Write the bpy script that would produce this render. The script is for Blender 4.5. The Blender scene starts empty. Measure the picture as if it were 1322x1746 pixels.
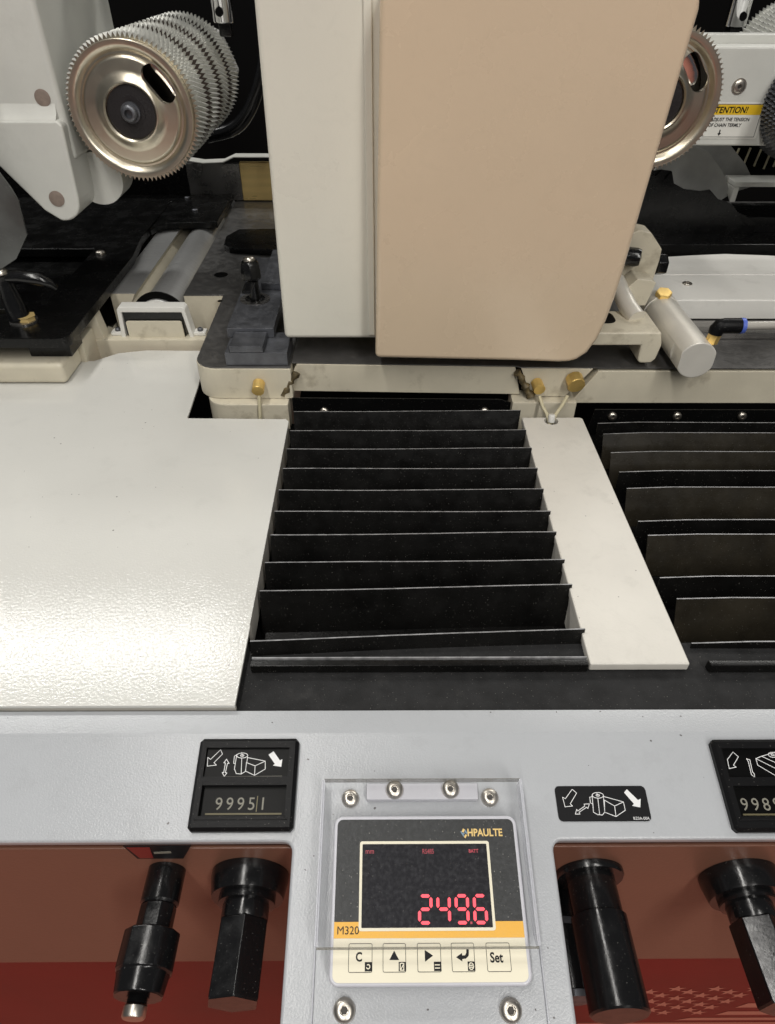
import bpy, bmesh, math, random
from mathutils import Matrix, Vector
R = math.radians
random.seed(7)
scene = bpy.context.scene
COL = scene.collection

# ------------------------------------------------------------------ camera
cam_d = bpy.data.cameras.new('camera'); cam = bpy.data.objects.new('camera', cam_d); COL.objects.link(cam)
cam.matrix_world = (Matrix.Translation((0, 0, .42)) @ Matrix.Rotation(R(-.5), 4, 'Z')
                    @ Matrix.Rotation(R(90 - 40.2), 4, 'X') @ Matrix.Rotation(R(.25), 4, 'Z'))
cam_d.sensor_fit = 'VERTICAL'; cam_d.sensor_height = 24; cam_d.lens = 24 * 1150 / 1746
cam_d.clip_start = .01; cam_d.clip_end = 60
scene.camera = cam

# ------------------------------------------------------------------ hall light
w = bpy.data.worlds.new('World'); scene.world = w; w.use_nodes = True
bg = w.node_tree.nodes['Background']; bg.inputs[0].default_value = (.95, .97, 1, 1); bg.inputs[1].default_value = .05
def area(name, loc, size, power, color, aim):
    d = bpy.data.lights.new(name, 'AREA'); d.shape = 'RECTANGLE'; d.size, d.size_y = size
    d.energy = power; d.color = color
    o = bpy.data.objects.new(name, d); COL.objects.link(o); o.location = loc
    o.rotation_euler = (Vector(aim) - Vector(loc)).to_track_quat('-Z', 'Y').to_euler()
    return o
area('hall_strip_light', (-2.2, 2.40, 2.6), (2.8, .22), 36, (1, .99, .95), (-2.2, .4, 0))
area('hall_strip_light', (2.4, 3.4, 3.0), (3.2, .36), 40, (1, .98, .93), (2.4, .6, 0))
area('hall_ceiling_light', (-.62, -1.2, 2.6), (.22, 4.8), 52, (1, .97, .92), (-.62, -1.0, 0))
area('hall_ceiling_light', (1.15, -2.0, 2.5), (.30, 3.0), 46, (1, .97, .92), (.7, .3, 0))
vs = scene.view_settings
vs.view_transform = 'Standard'; vs.look = 'None'; vs.gamma = 1; vs.use_curve_mapping = False; vs.exposure = .46
scene.render.engine = 'CYCLES'
scene.cycles.use_denoising = True
scene.cycles.max_bounces = 8; scene.cycles.transparent_max_bounces = 12
scene.cycles.sample_clamp_indirect = 4

# ------------------------------------------------------------------ materials
def mat(name, col, rough=.5, metal=0, bump=0, bscale=400, tint=0, tscale=20, dirt=0, dirtcol=(.06, .05, .035), dscale=14,
        coat=0, spec=.5, rvar=0, stretch=(1, 1, 1), emit=None, estr=0, speck=0, dots=0, smear=0):
    m = bpy.data.materials.new(name); m.use_nodes = True
    nt = m.node_tree; N = nt.nodes; L = nt.links; p = N['Principled BSDF']
    p.inputs['Roughness'].default_value = rough; p.inputs['Metallic'].default_value = metal
    p.inputs['Coat Weight'].default_value = coat; p.inputs['Coat Roughness'].default_value = .12
    p.inputs['Specular IOR Level'].default_value = spec
    tc = N.new('ShaderNodeTexCoord'); mp = N.new('ShaderNodeMapping'); mp.inputs['Scale'].default_value = stretch
    geo = N.new('ShaderNodeNewGeometry')
    L.new(geo.outputs['Position'], mp.inputs['Vector'])
    def noise(scale, detail=4, r=.55):
        n = N.new('ShaderNodeTexNoise'); n.inputs['Scale'].default_value = scale; n.inputs['Detail'].default_value = detail
        n.inputs['Roughness'].default_value = r
        L.new(mp.outputs[0], n.inputs['Vector']); return n
    base = None
    def mix(a, b, fac):
        x = N.new('ShaderNodeMix'); x.data_type = 'RGBA'
        for i, v in ((6, a), (7, b)):
            if isinstance(v, tuple): x.inputs[i].default_value = (*v, 1)
            else: L.new(v, x.inputs[i])
        L.new(fac, x.inputs[0]); return x.outputs[2]
    def ramp(src, a, b, lo=0, hi=1):
        r = N.new('ShaderNodeMapRange'); r.inputs[1].default_value = a; r.inputs[2].default_value = b
        r.inputs[3].default_value = lo; r.inputs[4].default_value = hi; L.new(src, r.inputs[0]); return r.outputs[0]
    cur = tuple(col)
    if tint:
        n = noise(tscale)
        cur = mix(tuple(c * (1 - tint) for c in col), tuple(min(1, c * (1 + tint)) for c in col), ramp(n.outputs[0], .3, .7))
    if dirt:
        n = noise(dscale, 8, .65)
        cur = mix(cur, tuple(dirtcol), ramp(n.outputs[0], .56, .74, 0, dirt))
    if speck:
        n = noise(900, 1)
        cur = mix(cur, (.55, .53, .48), ramp(n.outputs[0], .735, .76, 0, speck))
    if smear:
        n = noise(38, 9, .72); n.inputs['Distortion'].default_value = 1.2
        cur = mix(cur, tuple(c * .72 for c in col), ramp(n.outputs[0], .52, .78, 0, smear))
    if dots:
        n = noise(260, 0)
        cur = mix(cur, (.05, .04, .035), ramp(n.outputs[0], .865, .875, 0, dots))
    if isinstance(cur, tuple): p.inputs['Base Color'].default_value = (*cur, 1)
    else: L.new(cur, p.inputs['Base Color'])
    if rvar:
        n = noise(tscale * 2.3, 6, .6)
        L.new(ramp(n.outputs[0], .3, .7, max(.02, rough - rvar), min(1, rough + rvar)), p.inputs['Roughness'])
    if bump:
        n = noise(bscale, 2)
        b = N.new('ShaderNodeBump'); b.inputs['Strength'].default_value = bump; b.inputs['Distance'].default_value = .001
        L.new(n.outputs[0], b.inputs['Height']); L.new(b.outputs[0], p.inputs['Normal'])
        if coat: L.new(b.outputs[0], p.inputs['Coat Normal'])
    if emit:
        p.inputs['Emission Color'].default_value = (*emit, 1); p.inputs['Emission Strength'].default_value = estr
    return m
M = dict(
    plate=mat('white_gloss_paint', (.635, .63, .595), .05, bump=.135, bscale=440, tint=.02, tscale=6, dirt=.05, dscale=30, dots=.7, spec=.30, smear=.06),
    strip=mat('white_satin_paint', (.62, .595, .54), .38, bump=.12, bscale=500, tint=.03, dirt=.16, dscale=24, dots=.8, smear=.3),
    console=mat('grey_texture_paint', (.405, .418, .437), .25, bump=.18, bscale=800, tint=.03, tscale=9, dirt=.08, dscale=40, dots=.8, smear=.2),
    hood=mat('cream_hood_paint', (.75, .725, .635), .32, bump=.08, bscale=420, tint=.03, tscale=5, smear=.15, rvar=.08),
    hoodwarm=mat('cream_hood_warm_reflection', (.69, .55, .395), .28, bump=.08, bscale=420, tint=.03, tscale=5, coat=.35, smear=.15, rvar=.08),  # warm hall reflection painted into the cream cover's colour
    cast=mat('cream_cast_iron_paint', (.62, .57, .45), .42, bump=.12, bscale=300, tint=.07, tscale=22, dirt=.55, dirtcol=(.18, .14, .08), dscale=26),
    white=mat('white_part_paint', (.72, .71, .67), .35, bump=.08, bscale=420, tint=.03, dirt=.15, dscale=30),
    arm=mat('grey_white_casting_paint', (.60, .60, .56), .38, bump=.10, bscale=260, tint=.05, tscale=18, dirt=.12, dscale=18),
    steel=mat('ground_table_steel', (.20, .195, .19), .40, metal=.8, bump=.04, bscale=300, tint=.14, tscale=45, rvar=.1, dirt=.45, dirtcol=(.05, .045, .04), dscale=13),
    steelx=mat('ground_rail_steel', (.30, .29, .28), .28, metal=.9, bump=.05, bscale=90, tint=.2, tscale=14, rvar=.12, stretch=(1, 8, 1)),
    blued=mat('blued_steel', (.14, .145, .16), .42, metal=.7, bump=.06, bscale=200, tint=.25, tscale=60, rvar=.14),
    fence=mat('gold_reflection_and_brass', (.72, .53, .22), .34, metal=.35, tint=.12, tscale=8, rvar=.1, stretch=(1, 1, 9)),  # golden reflection on the steel fence painted as base colour; also the brass nut
    roll=mat('bright_roller_steel', (.46, .46, .455), .34, metal=.6, tint=.12, tscale=20, rvar=.08, stretch=(1, 30, 1), bump=.03, bscale=60),
    teeth=mat('zinc_roller_teeth', (.70, .70, .66), .40, metal=.5, tint=.12, tscale=60),
    disc=mat('zinc_disc', (.66, .605, .49), .32, metal=1, tint=.04, tscale=25, rvar=.03, bump=.015, bscale=300),
    black=mat('black_painted_steel', (.004, .004, .004), .24, bump=.05, bscale=260, rvar=.12, tscale=14, speck=.25, spec=.32),
    void=mat('black_oily_hub', (.010, .008, .009), .5, bump=.5, bscale=500),
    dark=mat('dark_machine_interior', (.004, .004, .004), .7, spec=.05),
    oxide=mat('black_oxide_steel', (.006, .006, .0065), .20, bump=.05, bscale=500, metal=.1, rvar=.08, tscale=50, speck=.15, spec=.6),
    rubber=mat('black_rubber_mat', (.017, .017, .0175), .75, bump=.5, bscale=700, tint=.3, tscale=70, dirt=.35, dirtcol=(.05, .048, .046), dscale=60, speck=.3, spec=.25),
    fin=mat('black_bellows_sheet', (.0055, .0053, .005), .27, bump=.08, bscale=600, tint=.4, tscale=30, speck=.2, spec=.3, rvar=.08),
    finbrown=mat('brown_black_bellows_sheet', (.019, .016, .011), .30, bump=.08, bscale=600, tint=.35, tscale=30, speck=.15, spec=.25, rvar=.08),
    finedge=mat('highlit_sheet_edge', (.24, .24, .245), .32, tint=.5, tscale=120),  # highlight along the sheet tops painted as a paler grey
    plastic=mat('black_plastic', (.007, .007, .0075), .36, bump=.12, bscale=700, speck=.3, spec=.12),
    pit=mat('black_window_recess', (.004, .004, .004), .3, spec=.08),
    brass=mat('brass', (.86, .60, .20), .36, metal=.65, tint=.1, tscale=60, bump=.06, bscale=400),
    nickel=mat('nickel_screw', (.58, .54, .48), .34, metal=1, tint=.08, tscale=90),
    chrome=mat('chrome', (.72, .72, .73), .1, metal=1),
    socket=mat('screw_socket', (.05, .045, .04), .5, metal=.5),
    alu=mat('anodised_aluminium', (.78, .75, .68), .36, metal=.3, tint=.05, tscale=30, bump=.05, bscale=900),
    gapdark=mat('gap_shade_steel', (.035, .024, .018), .5),
    rustplug=mat('brown_plug', (.23, .18, .15), .6, tint=.2, tscale=120),
    sealant=mat('dirty_sealant', (.10, .075, .035), .55, bump=.8, bscale=260, tint=.6, tscale=110),
    hose=mat('pale_tube_plastic', (.55, .50, .34), .3), clearhose=mat('grey_tube_plastic', (.42, .40, .36), .22),
    bluering=mat('blue_plastic', (.09, .15, .55), .35),
    red=mat('red_gloss_paint', (.135, .001, .0025), .3, bump=.05, bscale=400, tint=.1, tscale=12, spec=.2),
    flag=mat('salmon_flag_print', (.42, .15, .105), .4),
    apron=mat('beige_apron_red_bounce', (.165, .076, .050), .36, bump=.10, bscale=420, tint=.03, tscale=8, smear=.2),  # red bounce from the carpet mixed into the beige apron colour
    bezel=mat('grey_white_bezel_plastic', (.52, .52, .56), .25, tint=.04),
    charcoal=mat('charcoal_faceplate', (.024, .025, .025), .42, tint=.12, tscale=300, speck=.5, bump=.05, bscale=800, spec=.25),
    lcd=mat('dark_display_glass', (.008, .0075, .010), .16, speck=.12, spec=.3),
    amber=mat('amber_print', (.76, .40, .035), .45), ivory=mat('ivory_faceplate', (.74, .69, .54), .42, tint=.03),
    ink=mat('black_ink', (.010, .010, .011), .45, spec=.15), whiteink=mat('white_ink', (.72, .72, .72), .5),
    goldink=mat('gold_ink', (.72, .50, .17), .45), blueink=mat('grey_blue_ink', (.16, .25, .34), .45),
    digit=mat('grey_counter_digit', (.20, .19, .155), .5), digitedge=mat('wheel_edge_and_glint', (.14, .12, .06), .5),
    led=mat('lit_red_segment', (.5, .03, .04), .4, emit=(1, .075, .11), estr=.85),
    leddim=mat('dim_red_legend', (.2, .02, .03), .4, emit=(.8, .05, .09), estr=.22),
    yellow=mat('yellow_label_print', (.78, .50, .02), .45), label=mat('white_label', (.74, .73, .68), .45),
    redprint=mat('dark_red_print', (.16, .012, .012), .4),
    carpet=mat('red_brown_carpet', (.43, .16, .11), .95, tint=.15, tscale=6),
    flap=mat('dusty_grey_rubber', (.30, .30, .285), .8, tint=.3, tscale=14, bump=.3, bscale=160),
    shield=mat('smoky_polycarbonate', (.085, .088, .085), .22, tint=.35, tscale=16, rvar=.1),
)
def acrylic(name, amount, col, haze=0.03):
    m = bpy.data.materials.new(name); m.use_nodes = True; nt = m.node_tree; N = nt.nodes; L = nt.links
    p = N['Principled BSDF']; p.inputs['Base Color'].default_value = (*col, 1); p.inputs['Roughness'].default_value = .12
    n = N.new('ShaderNodeTexNoise'); n.inputs['Scale'].default_value = 420; n.inputs['Detail'].default_value = 6
    r = N.new('ShaderNodeMapRange'); r.inputs[1].default_value = .45; r.inputs[2].default_value = .8
    r.inputs[3].default_value = amount; r.inputs[4].default_value = amount + haze
    g = N.new('ShaderNodeNewGeometry'); L.new(g.outputs['Position'], n.inputs['Vector'])
    L.new(n.outputs[0], r.inputs[0]); L.new(r.outputs[0], p.inputs['Alpha'])
    return m
M['acrylic'] = acrylic('clear_acrylic', .010, (.75, .76, .8), .02)
M['acryledge'] = acrylic('acrylic_edge', .42, (.66, .67, .72), .1)
M['acrylcut'] = acrylic('acrylic_cut_edge', .5, (.20, .19, .16), .1)

# ------------------------------------------------------------------ helpers
I4 = Matrix.Identity(4)
def thing(name, label, cat, loc, group=None):
    o = bpy.data.objects.new(name, None); COL.objects.link(o); o.location = loc
    o.empty_display_size = .02
    tag(o, label, cat, group); return o
def tag(o, label, cat, group=None):
    o['label'] = label; o['category'] = cat
    if group: o['group'] = group
    return o
def obj(name, bm, m, parent=None, space=I4, bevel=0, seg=2, smooth=35, loc=None):
    if bevel:
        bm.normal_update()
        es = [e for e in bm.edges if len(e.link_faces) == 2 and e.calc_face_angle(0) > R(30)]
        bmesh.ops.bevel(bm, geom=es, offset=bevel, segments=seg, profile=.5, affect='EDGES', clamp_overlap=True)
    bmesh.ops.recalc_face_normals(bm, faces=bm.faces)
    me = bpy.data.meshes.new(name); bm.to_mesh(me); bm.free()
    me.transform(space)
    o = bpy.data.objects.new(name, me); COL.objects.link(o)
    mats = m if isinstance(m, (list, tuple)) else [m]
    for x in mats: me.materials.append(M[x])
    for p in me.polygons: p.use_smooth = True
    me.set_sharp_from_angle(angle=R(smooth))
    if bevel:
        wn = o.modifiers.new('weighted_normals', 'WEIGHTED_NORMAL'); wn.keep_sharp = True; wn.weight = 80
    place(o, parent, loc); return o
def place(o, parent, loc=None):
    me = o.data
    if parent is not None:
        r = parent
        off = Vector((0, 0, 0))
        while r is not None: off += r.location; r = r.parent
        me.transform(Matrix.Translation(-off)); o.parent = parent
    else:
        if loc is None:
            zs = [v.co for v in me.vertices]
            lo = [min(c[i] for c in zs) for i in range(3)]; hi = [max(c[i] for c in zs) for i in range(3)]
            loc = ((lo[0] + hi[0]) / 2, (lo[1] + hi[1]) / 2, lo[2])
        me.transform(Matrix.Translation(-Vector(loc))); o.location = loc
def BM(): return bmesh.new()
def box(x0, x1, y0, y1, z0, z1, bm=None):
    bm = bm or BM()
    v = [bm.verts.new((x, y, z)) for x in (x0, x1) for y in (y0, y1) for z in (z0, z1)]
    for f in ((0, 1, 3, 2), (4, 6, 7, 5), (0, 4, 5, 1), (2, 3, 7, 6), (0, 2, 6, 4), (1, 5, 7, 3)): bm.faces.new([v[i] for i in f])
    return bm
def prism(pts, a, b, axis='z', bm=None):
    """outline pts extruded from a to b along an axis; pts are the two other coordinates in x,y,z order"""
    bm = bm or BM()
    def mk(p, h):
        return {'z': (p[0], p[1], h), 'y': (p[0], h, p[1]), 'x': (h, p[0], p[1])}[axis]
    lo = [bm.verts.new(mk(p, a)) for p in pts]; hi = [bm.verts.new(mk(p, b)) for p in pts]
    bm.faces.new(lo); bm.faces.new(hi[::-1]); n = len(pts)
    for i in range(n): bm.faces.new((lo[i], hi[i], hi[(i + 1) % n], lo[(i + 1) % n]))
    return bm
def rrect(x0, x1, y0, y1, r, n=5):
    P = []
    for cx, cy, a in ((x1 - r, y1 - r, 0), (x0 + r, y1 - r, 90), (x0 + r, y0 + r, 180), (x1 - r, y0 + r, 270)):
        for i in range(n + 1):
            t = R(a + 90 * i / n); P.append((cx + r * math.cos(t), cy + r * math.sin(t)))
    return P
def frame(p, d):
    return Matrix.Translation(p) @ Vector(d).to_track_quat('Z', 'Y').to_matrix().to_4x4()
def lathe(prof, p=(0, 0, 0), d=(0, 0, 1), n=32, bm=None, phase=0):
    """profile (r, h) turned about the axis d through p, closed with caps where r > 0 at its ends"""
    bm = bm or BM(); F = frame(p, d); rings = []
    for r, h in prof:
        if r < 1e-6: rings.append([bm.verts.new(F @ Vector((0, 0, h)))])
        else: rings.append([bm.verts.new(F @ Vector((r * math.cos(2 * math.pi * (i + phase) / n), r * math.sin(2 * math.pi * (i + phase) / n), h))) for i in range(n)])
    for a, b in zip(rings, rings[1:]):
        if len(a) == 1 and len(b) == 1: continue
        for i in range(n):
            j = (i + 1) % n
            if len(a) == 1: bm.faces.new((a[0], b[i], b[j]))
            elif len(b) == 1: bm.faces.new((a[i], b[0], a[j]))
            else: bm.faces.new((a[i], b[i], b[j], a[j]))
    for rg in (rings[0], rings[-1]):
        if len(rg) > 1: bm.faces.new(rg)
    return bm
def tube(pts, r, n=12, bm=None):
    bm = bm or BM(); pts = [Vector(p) for p in pts]; rings = []; up = None
    for i, p in enumerate(pts):
        d = ((pts[min(i + 1, len(pts) - 1)] - pts[max(i - 1, 0)])).normalized()
        if up is None: up = d.orthogonal().normalized()
        up = (up - d * up.dot(d)).normalized(); s = d.cross(up)
        rr = r[i] if isinstance(r, (list, tuple)) else r
        rings.append([bm.verts.new(p + (up * math.cos(2 * math.pi * k / n) + s * math.sin(2 * math.pi * k / n)) * rr) for k in range(n)])
    for a, b in zip(rings, rings[1:]):
        for i in range(n): bm.faces.new((a[i], b[i], b[(i + 1) % n], a[(i + 1) % n]))
    bm.faces.new(rings[0]); bm.faces.new(rings[-1]); return bm
def cut(o, cutter_bm, space=I4):
    """boolean-subtract a shape (world coordinates) from a mesh object"""
    bmesh.ops.recalc_face_normals(cutter_bm, faces=cutter_bm.faces)
    me = bpy.data.meshes.new('c'); cutter_bm.to_mesh(me); cutter_bm.free(); me.transform(space)
    r = o; off = Vector((0, 0, 0))
    while r is not None: off += r.location; r = r.parent
    me.transform(Matrix.Translation(-off))
    c = bpy.data.objects.new('c', me); COL.objects.link(c)
    par = o.parent; l = o.location.copy(); o.parent = None; o.location = (0, 0, 0)
    o.modifiers.clear()
    md = o.modifiers.new('b', 'BOOLEAN'); md.operation = 'DIFFERENCE'; md.object = c; md.solver = 'EXACT'
    bpy.context.view_layer.update()
    dg = bpy.context.evaluated_depsgraph_get()
    new = bpy.data.meshes.new_from_object(o.evaluated_get(dg)); o.modifiers.clear()
    o.data = new
    for p in new.polygons: p.use_smooth = True
    new.set_sharp_from_angle(angle=R(35))
    bpy.data.objects.remove(c); bpy.data.meshes.remove(me)
    o.parent = par; o.location = l
    wn = o.modifiers.new('weighted_normals', 'WEIGHTED_NORMAL'); wn.keep_sharp = True; wn.weight = 80
def screw(parent, p, d, r, h, name='screw', m='nickel', washer=0):
    """button-head screw with a hexagon socket"""
    pr = [(r, 0), (r, h * .35), (r * .93, h * .68), (r * .72, h * .92), (r * .5, h), (r * .40, h), (r * .36, h * .5), (0, h * .42)]
    if washer: pr = [(r * 1.22, -.0001), (r * 1.22, washer), (r, washer)] + [(a, b + washer) for a, b in pr[1:]]
    o = obj(name, lathe(pr, p, d, 24), m, parent, smooth=50)
    s = obj('socket', lathe([(r * .345, h * .46 + washer), (r * .345, h * .52 + washer)], p, d, 6), 'socket', o)
    return o
def ribbon(lines, wd, z=0, bm=None):
    """flat strokes of width wd along polylines in the local plane"""
    bm = bm or BM()
    for ln in lines:
        for k, (a, b) in enumerate(zip(ln, ln[1:])):
            a = Vector((*a, 0)); b = Vector((*b, 0)); d = (b - a)
            if d.length < 1e-7: continue
            d.normalize(); n = Vector((-d.y, d.x, 0)) * wd / 2; e = d * wd * .45
            zz = Vector((0, 0, z + .000004 * (k % 5)))
            bm.faces.new([bm.verts.new(q + zz) for q in (a - e + n, a - e - n, b + e - n, b + e + n)])
    return bm
def flat(pts, z=0, bm=None):
    bm = bm or BM(); bm.faces.new([bm.verts.new((*p, z)) for p in pts]); return bm
def text(name, body, size, m, parent, space, x=0, y=0, z=0, sx=1, bold=0, shear=0, align='LEFT'):
    cu = bpy.data.curves.new('t', 'FONT'); cu.body = body; cu.size = size; cu.offset = bold; cu.shear = shear
    cu.align_x = align; cu.resolution_u = 3
    t = bpy.data.objects.new('t', cu); COL.objects.link(t); bpy.context.view_layer.update()
    me = bpy.data.meshes.new_from_object(t.evaluated_get(bpy.context.evaluated_depsgraph_get()))
    bpy.data.objects.remove(t); bpy.data.curves.remove(cu)
    me.transform(space @ Matrix.Translation((x, y, z)) @ Matrix.Diagonal((sx, 1, 1, 1)))
    o = bpy.data.objects.new(name, me); me.materials.clear(); me.materials.append(M[m]); COL.objects.link(o)
    place(o, parent); return o
def arc(cx, cy, r, a0, a1, n=6):
    return [(cx + r * math.cos(R(a0 + (a1 - a0) * i / n)), cy + r * math.sin(R(a0 + (a1 - a0) * i / n))) for i in range(n + 1)]

# ------------------------------------------------------------------ floor
o = obj('floor', box(-4, 4, -4.5, .9, -.93, -.92), 'carpet'); o['kind'] = 'structure'
o['label'] = 'red brown carpet floor in front of the machine'

# ------------------------------------------------------------------ machine interior wall
o = obj('interior_wall', box(-2, 2, 1.72, 1.75, -.9, .60), 'dark'); o['kind'] = 'structure'

# ------------------------------------------------------------------ bed of the machine
TZ = .045
bed = thing('machine_bed', 'cream cast iron machine bed with dark ground steel table top behind the bellows', 'machine bed', (0, 1.0, -.03))
front = arc(-.193, .728, .027, 180, 270, 8)
left_out = [(-.222, .91)] + [(-.220, .735)] + front + [(-.1065, .701), (-.1065, .91)]
obj('table_casting', prism(left_out, .0045, TZ - .0015), 'cast', bed, bevel=.0012)
obj('steel_top', prism([(-.2212, .9095), (-.2192, .736)] + arc(-.193, .7285, .0262, 180, 270, 8) + [(-.1067, .7020), (-.1067, 1.36), (-.2767, 1.36), (-.2767, .911), (-.2212, .911)], TZ - .0014, TZ), 'steel', bed, bevel=.0004)
obj('table_casting', box(-.277, -.2225, .9115, 1.35, -.02, TZ - .0015), 'cast', bed, bevel=.001)
low = arc(-.185, .712, .024, 180, 270, 8)
obj('lower_casting', prism([(-.209, .90)] + low + [(-.1115, .688), (-.1115, .90)], -.05, .0042), 'cast', bed, bevel=.002)
# middle section, slanted ends at the joints
def mid(x0t, x0b, x1t, x1b, yl, yr, z0, z1, nm='table_casting'):
    bm = BM(); V = bm.verts.new
    a = [V((x0b, yl, z0)), V((x1b, yr, z0)), V((x1t, yr, z1)), V((x0t, yl, z1))]
    b = [V((x0b, .92, z0)), V((x1b, .92, z0)), V((x1t, .92, z1)), V((x0t, .92, z1))]
    bm.faces.new(a); bm.faces.new(b[::-1])
    for i in range(4): bm.faces.new((a[i], b[i], b[(i + 1) % 4], a[(i + 1) % 4]))
    return obj(nm, bm, 'cast', bed, bevel=.0012)
mid(-.1005, -.118, .1540, .1640, .7135, .7055, .0075, TZ - .0015)
mid(.1600, .1760, .2440, .2170, .7025, .7015, .0065, TZ - .0015)
mid(.2500, .2235, .9, .9, .7005, .6985, -.0015, TZ - .0040)
obj('steel_top', prism([(-.1063, .7142), (.1535, .7063), (.1600, .7033), (.2445, .7025), (.2500, .7015), (.9, .6995), (.9, 1.36), (-.1063, 1.36)], TZ - .0014, TZ - .0002), 'steel', bed, bevel=.0003)
obj('lower_casting', box(.153, .2295, .6900, .72, -.05, .0058), 'cast', bed, bevel=.002)
# sealant beads in the two dirty joints
def bead(pts, rr):
    bm = BM()
    P = []
    for i in range(11):
        t = i / 10; a = Vector(pts[0]).lerp(Vector(pts[1]), t)
        P.append(a + Vector((random.uniform(-.0016, .0016), random.uniform(-.001, .001), random.uniform(-.001, .001))))
    tube(P, [rr * random.uniform(.6, 1.35) for _ in P], 8, bm)
    return obj('sealant_bead', bm, 'sealant', bed, smooth=80)
bead([(-.1185, .702, .0075), (-.1010, .7055, .0365)], .0042)
bead([(.1560, .7000, .0400), (.1745, .6990, .0095)], .0048)
# dark pocket and drilled hole in the table
obj('table_slot', prism([(-.252, 1.09), (-.240, 1.075), (-.150, 1.06), (-.150, 1.17), (-.24, 1.165), (-.255, 1.13)], TZ, TZ + .009), 'black', bed, bevel=.002)
obj('drilled_hole', lathe([(.010, 0), (.010, .0004)], (-.238, .985, TZ), (0, 0, 1), 24), 'pit', bed)
obj('drilled_hole', lathe([(.0034, 0), (.0034, .0004)], (-.222, .89, TZ), (0, 0, 1), 16), 'pit', bed)

# left part of the bed round the idle roller
rbed = thing('roller_bed', 'cream casting and ground steel plate around the idle roller beside the black bracket', 'machine bed', (-.36, .9, -.03))
obj('steel_plate', box(-.3805, -.3450, .918, 1.40, TZ - .0014, TZ), 'roll', rbed, bevel=.0003)
obj('side_casting', prism([(-.381, -.02), (-.3445, -.02), (-.3445, .02), (-.3555, .028), (-.346, TZ - .0015), (-.381, TZ - .0015)], .9175, 1.40, 'y'), 'cast', rbed, bevel=.0006)
obj('front_lip', box(-.402, -.2225, .842, .862, -.03, .0115), 'cast', rbed, bevel=.002)
obj('floor_casting', box(-.402, -.2775, .8625, 1.4, -.04, -.012), 'cast', rbed)
obj('rib', prism([(-.440, -.035), (-.391, .0475), (-.379, .0475), (-.372, .001), (-.372, -.035)], .845, .866, 'y'), 'cast', rbed, bevel=.0025)
obj('side_casting', box(-.9, -.395, .868, 1.25, -.04, TZ - .002), 'black', rbed, bevel=.001)
obj('side_casting', box(-.9, -.3850, .8010, .8440, -.04, .0290), 'cast', rbed, bevel=.002)
obj('front_sill', box(-.9, -.3900, .7420, .8005, .0006, .0275), 'cast', rbed, bevel=.006, seg=4, smooth=50)
obj('bed_fillet', prism(arc(-.378, .028, .036, 180, 270, 6) + [(-.40, -.02), (-.43, .0)], .8665, .9165, 'y'), 'cast', rbed)

idle = thing('idle_roller', 'polished steel idle roller let into the bed behind the white bracket', 'roller', (-.308, 1.0, .02))
obj('roller_body', lathe([(.026, 0), (.0300, .003), (.0300, .50)], (-.309, .886, .0172), (0, 1, 0), 48), 'roll', idle, smooth=40)
obj('end_ring', lathe([(.0285, 0), (.0312, .001), (.0312, .0055), (.0300, .006)], (-.309, .8795, .0172), (0, 1, 0), 48), 'white', idle)
obj('shaft_end', lathe([(.012, 0), (.012, .02)], (-.309, .868, .0172), (0, 1, 0), 24), 'oxide', idle)
obj('housing', prism(arc(-.309, .0172, .0385, -20, 200, 20) + [(-.345, -.02), (-.273, -.02)], .893, .897, 'y'), 'dark', idle)

wb = thing('roller_bracket', 'white u shaped bracket with cream plate on the front end of the idle roller', 'bracket', (-.304, .865, 0))
U = [(-.353, .003), (-.350, .050), (-.347, .0535), (-.264, .0535), (-.2605, .050), (-.254, .003), (-.2595, .003), (-.2655, .046), (-.3445, .046), (-.3470, .003)]
obj('yoke', prism(U, .850, .868, 'y'), 'white', wb, bevel=.0012)
obj('cover_plate', prism([(-.3415, .0), (-.3415, .0330), (-.339, .0345), (-.270, .0345), (-.2675, .0330), (-.2665, .0)], .8485, .8515, 'y'), 'cast', wb, bevel=.0006)
obj('rubber_block', box(-.3440, -.2658, .8530, .866, .0, .0455), 'oxide', wb)
for x in (-.3590, -.2475):
    obj('foot', box(x - .008, x + .008, .853, .867, .0118, .0165), 'white', wb, bevel=.001)
    screw(wb, (x, .860, .0166), (0, 0, 1), .0038, .004, 'bolt', 'blued')

# ------------------------------------------------------------------ black fence plate and black plates on the left
fp = thing('fence_plate', 'black l shaped fence plate with rounded corner at the left edge', 'plate', (-.42, .95, .046))
Lp = [(-.90, .745)] + arc(-.386, .757, .012, 270, 360, 6) + [(-.374, 1.02)] + [(-.384, 1.10), (-.384, 1.30), (-.90, 1.30), (-.90, 1.05), (-.441, 1.05), (-.4375, .8420), (-.468, .8420), (-.468, .815), (-.90, .815)]
obj('plate', prism(Lp, .0475, .0600), 'black', fp, bevel=.0012)
obj('support_block', box(-.434, -.383, .762, .80, .0278, .0472), 'black', fp, bevel=.001)
screw(fp, (-.425, 1.03, .060), (0, 0, 1), .007, .004, 'screw', 'nickel')
obj('gauge_mark', box(-.451, -.4385, .824, .8418, .0482, .0486), 'label', fp)

bp = thing('guide_plate', 'large black plate with curved front edge across the roller at the rear', 'plate', (-.4, 1.3, .046))
cv = [(-.90, 1.305), (-.385, 1.305), (-.383, 1.150)] + [(-.378, 1.168), (-.365, 1.181), (-.340, 1.185), (-.30, 1.186), (-.280, 1.190)] + [(-.280, 1.349), (-.90, 1.349)]
obj('plate', prism(cv, .0475, .058), 'black', bp, bevel=.0012)
for x, y in ((-.50, 1.33), (-.36, 1.325), (-.33, 1.25)):
    screw(bp, (x, y, .058), (0, 0, 1), .005, .003, 'screw', 'blued')

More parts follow.
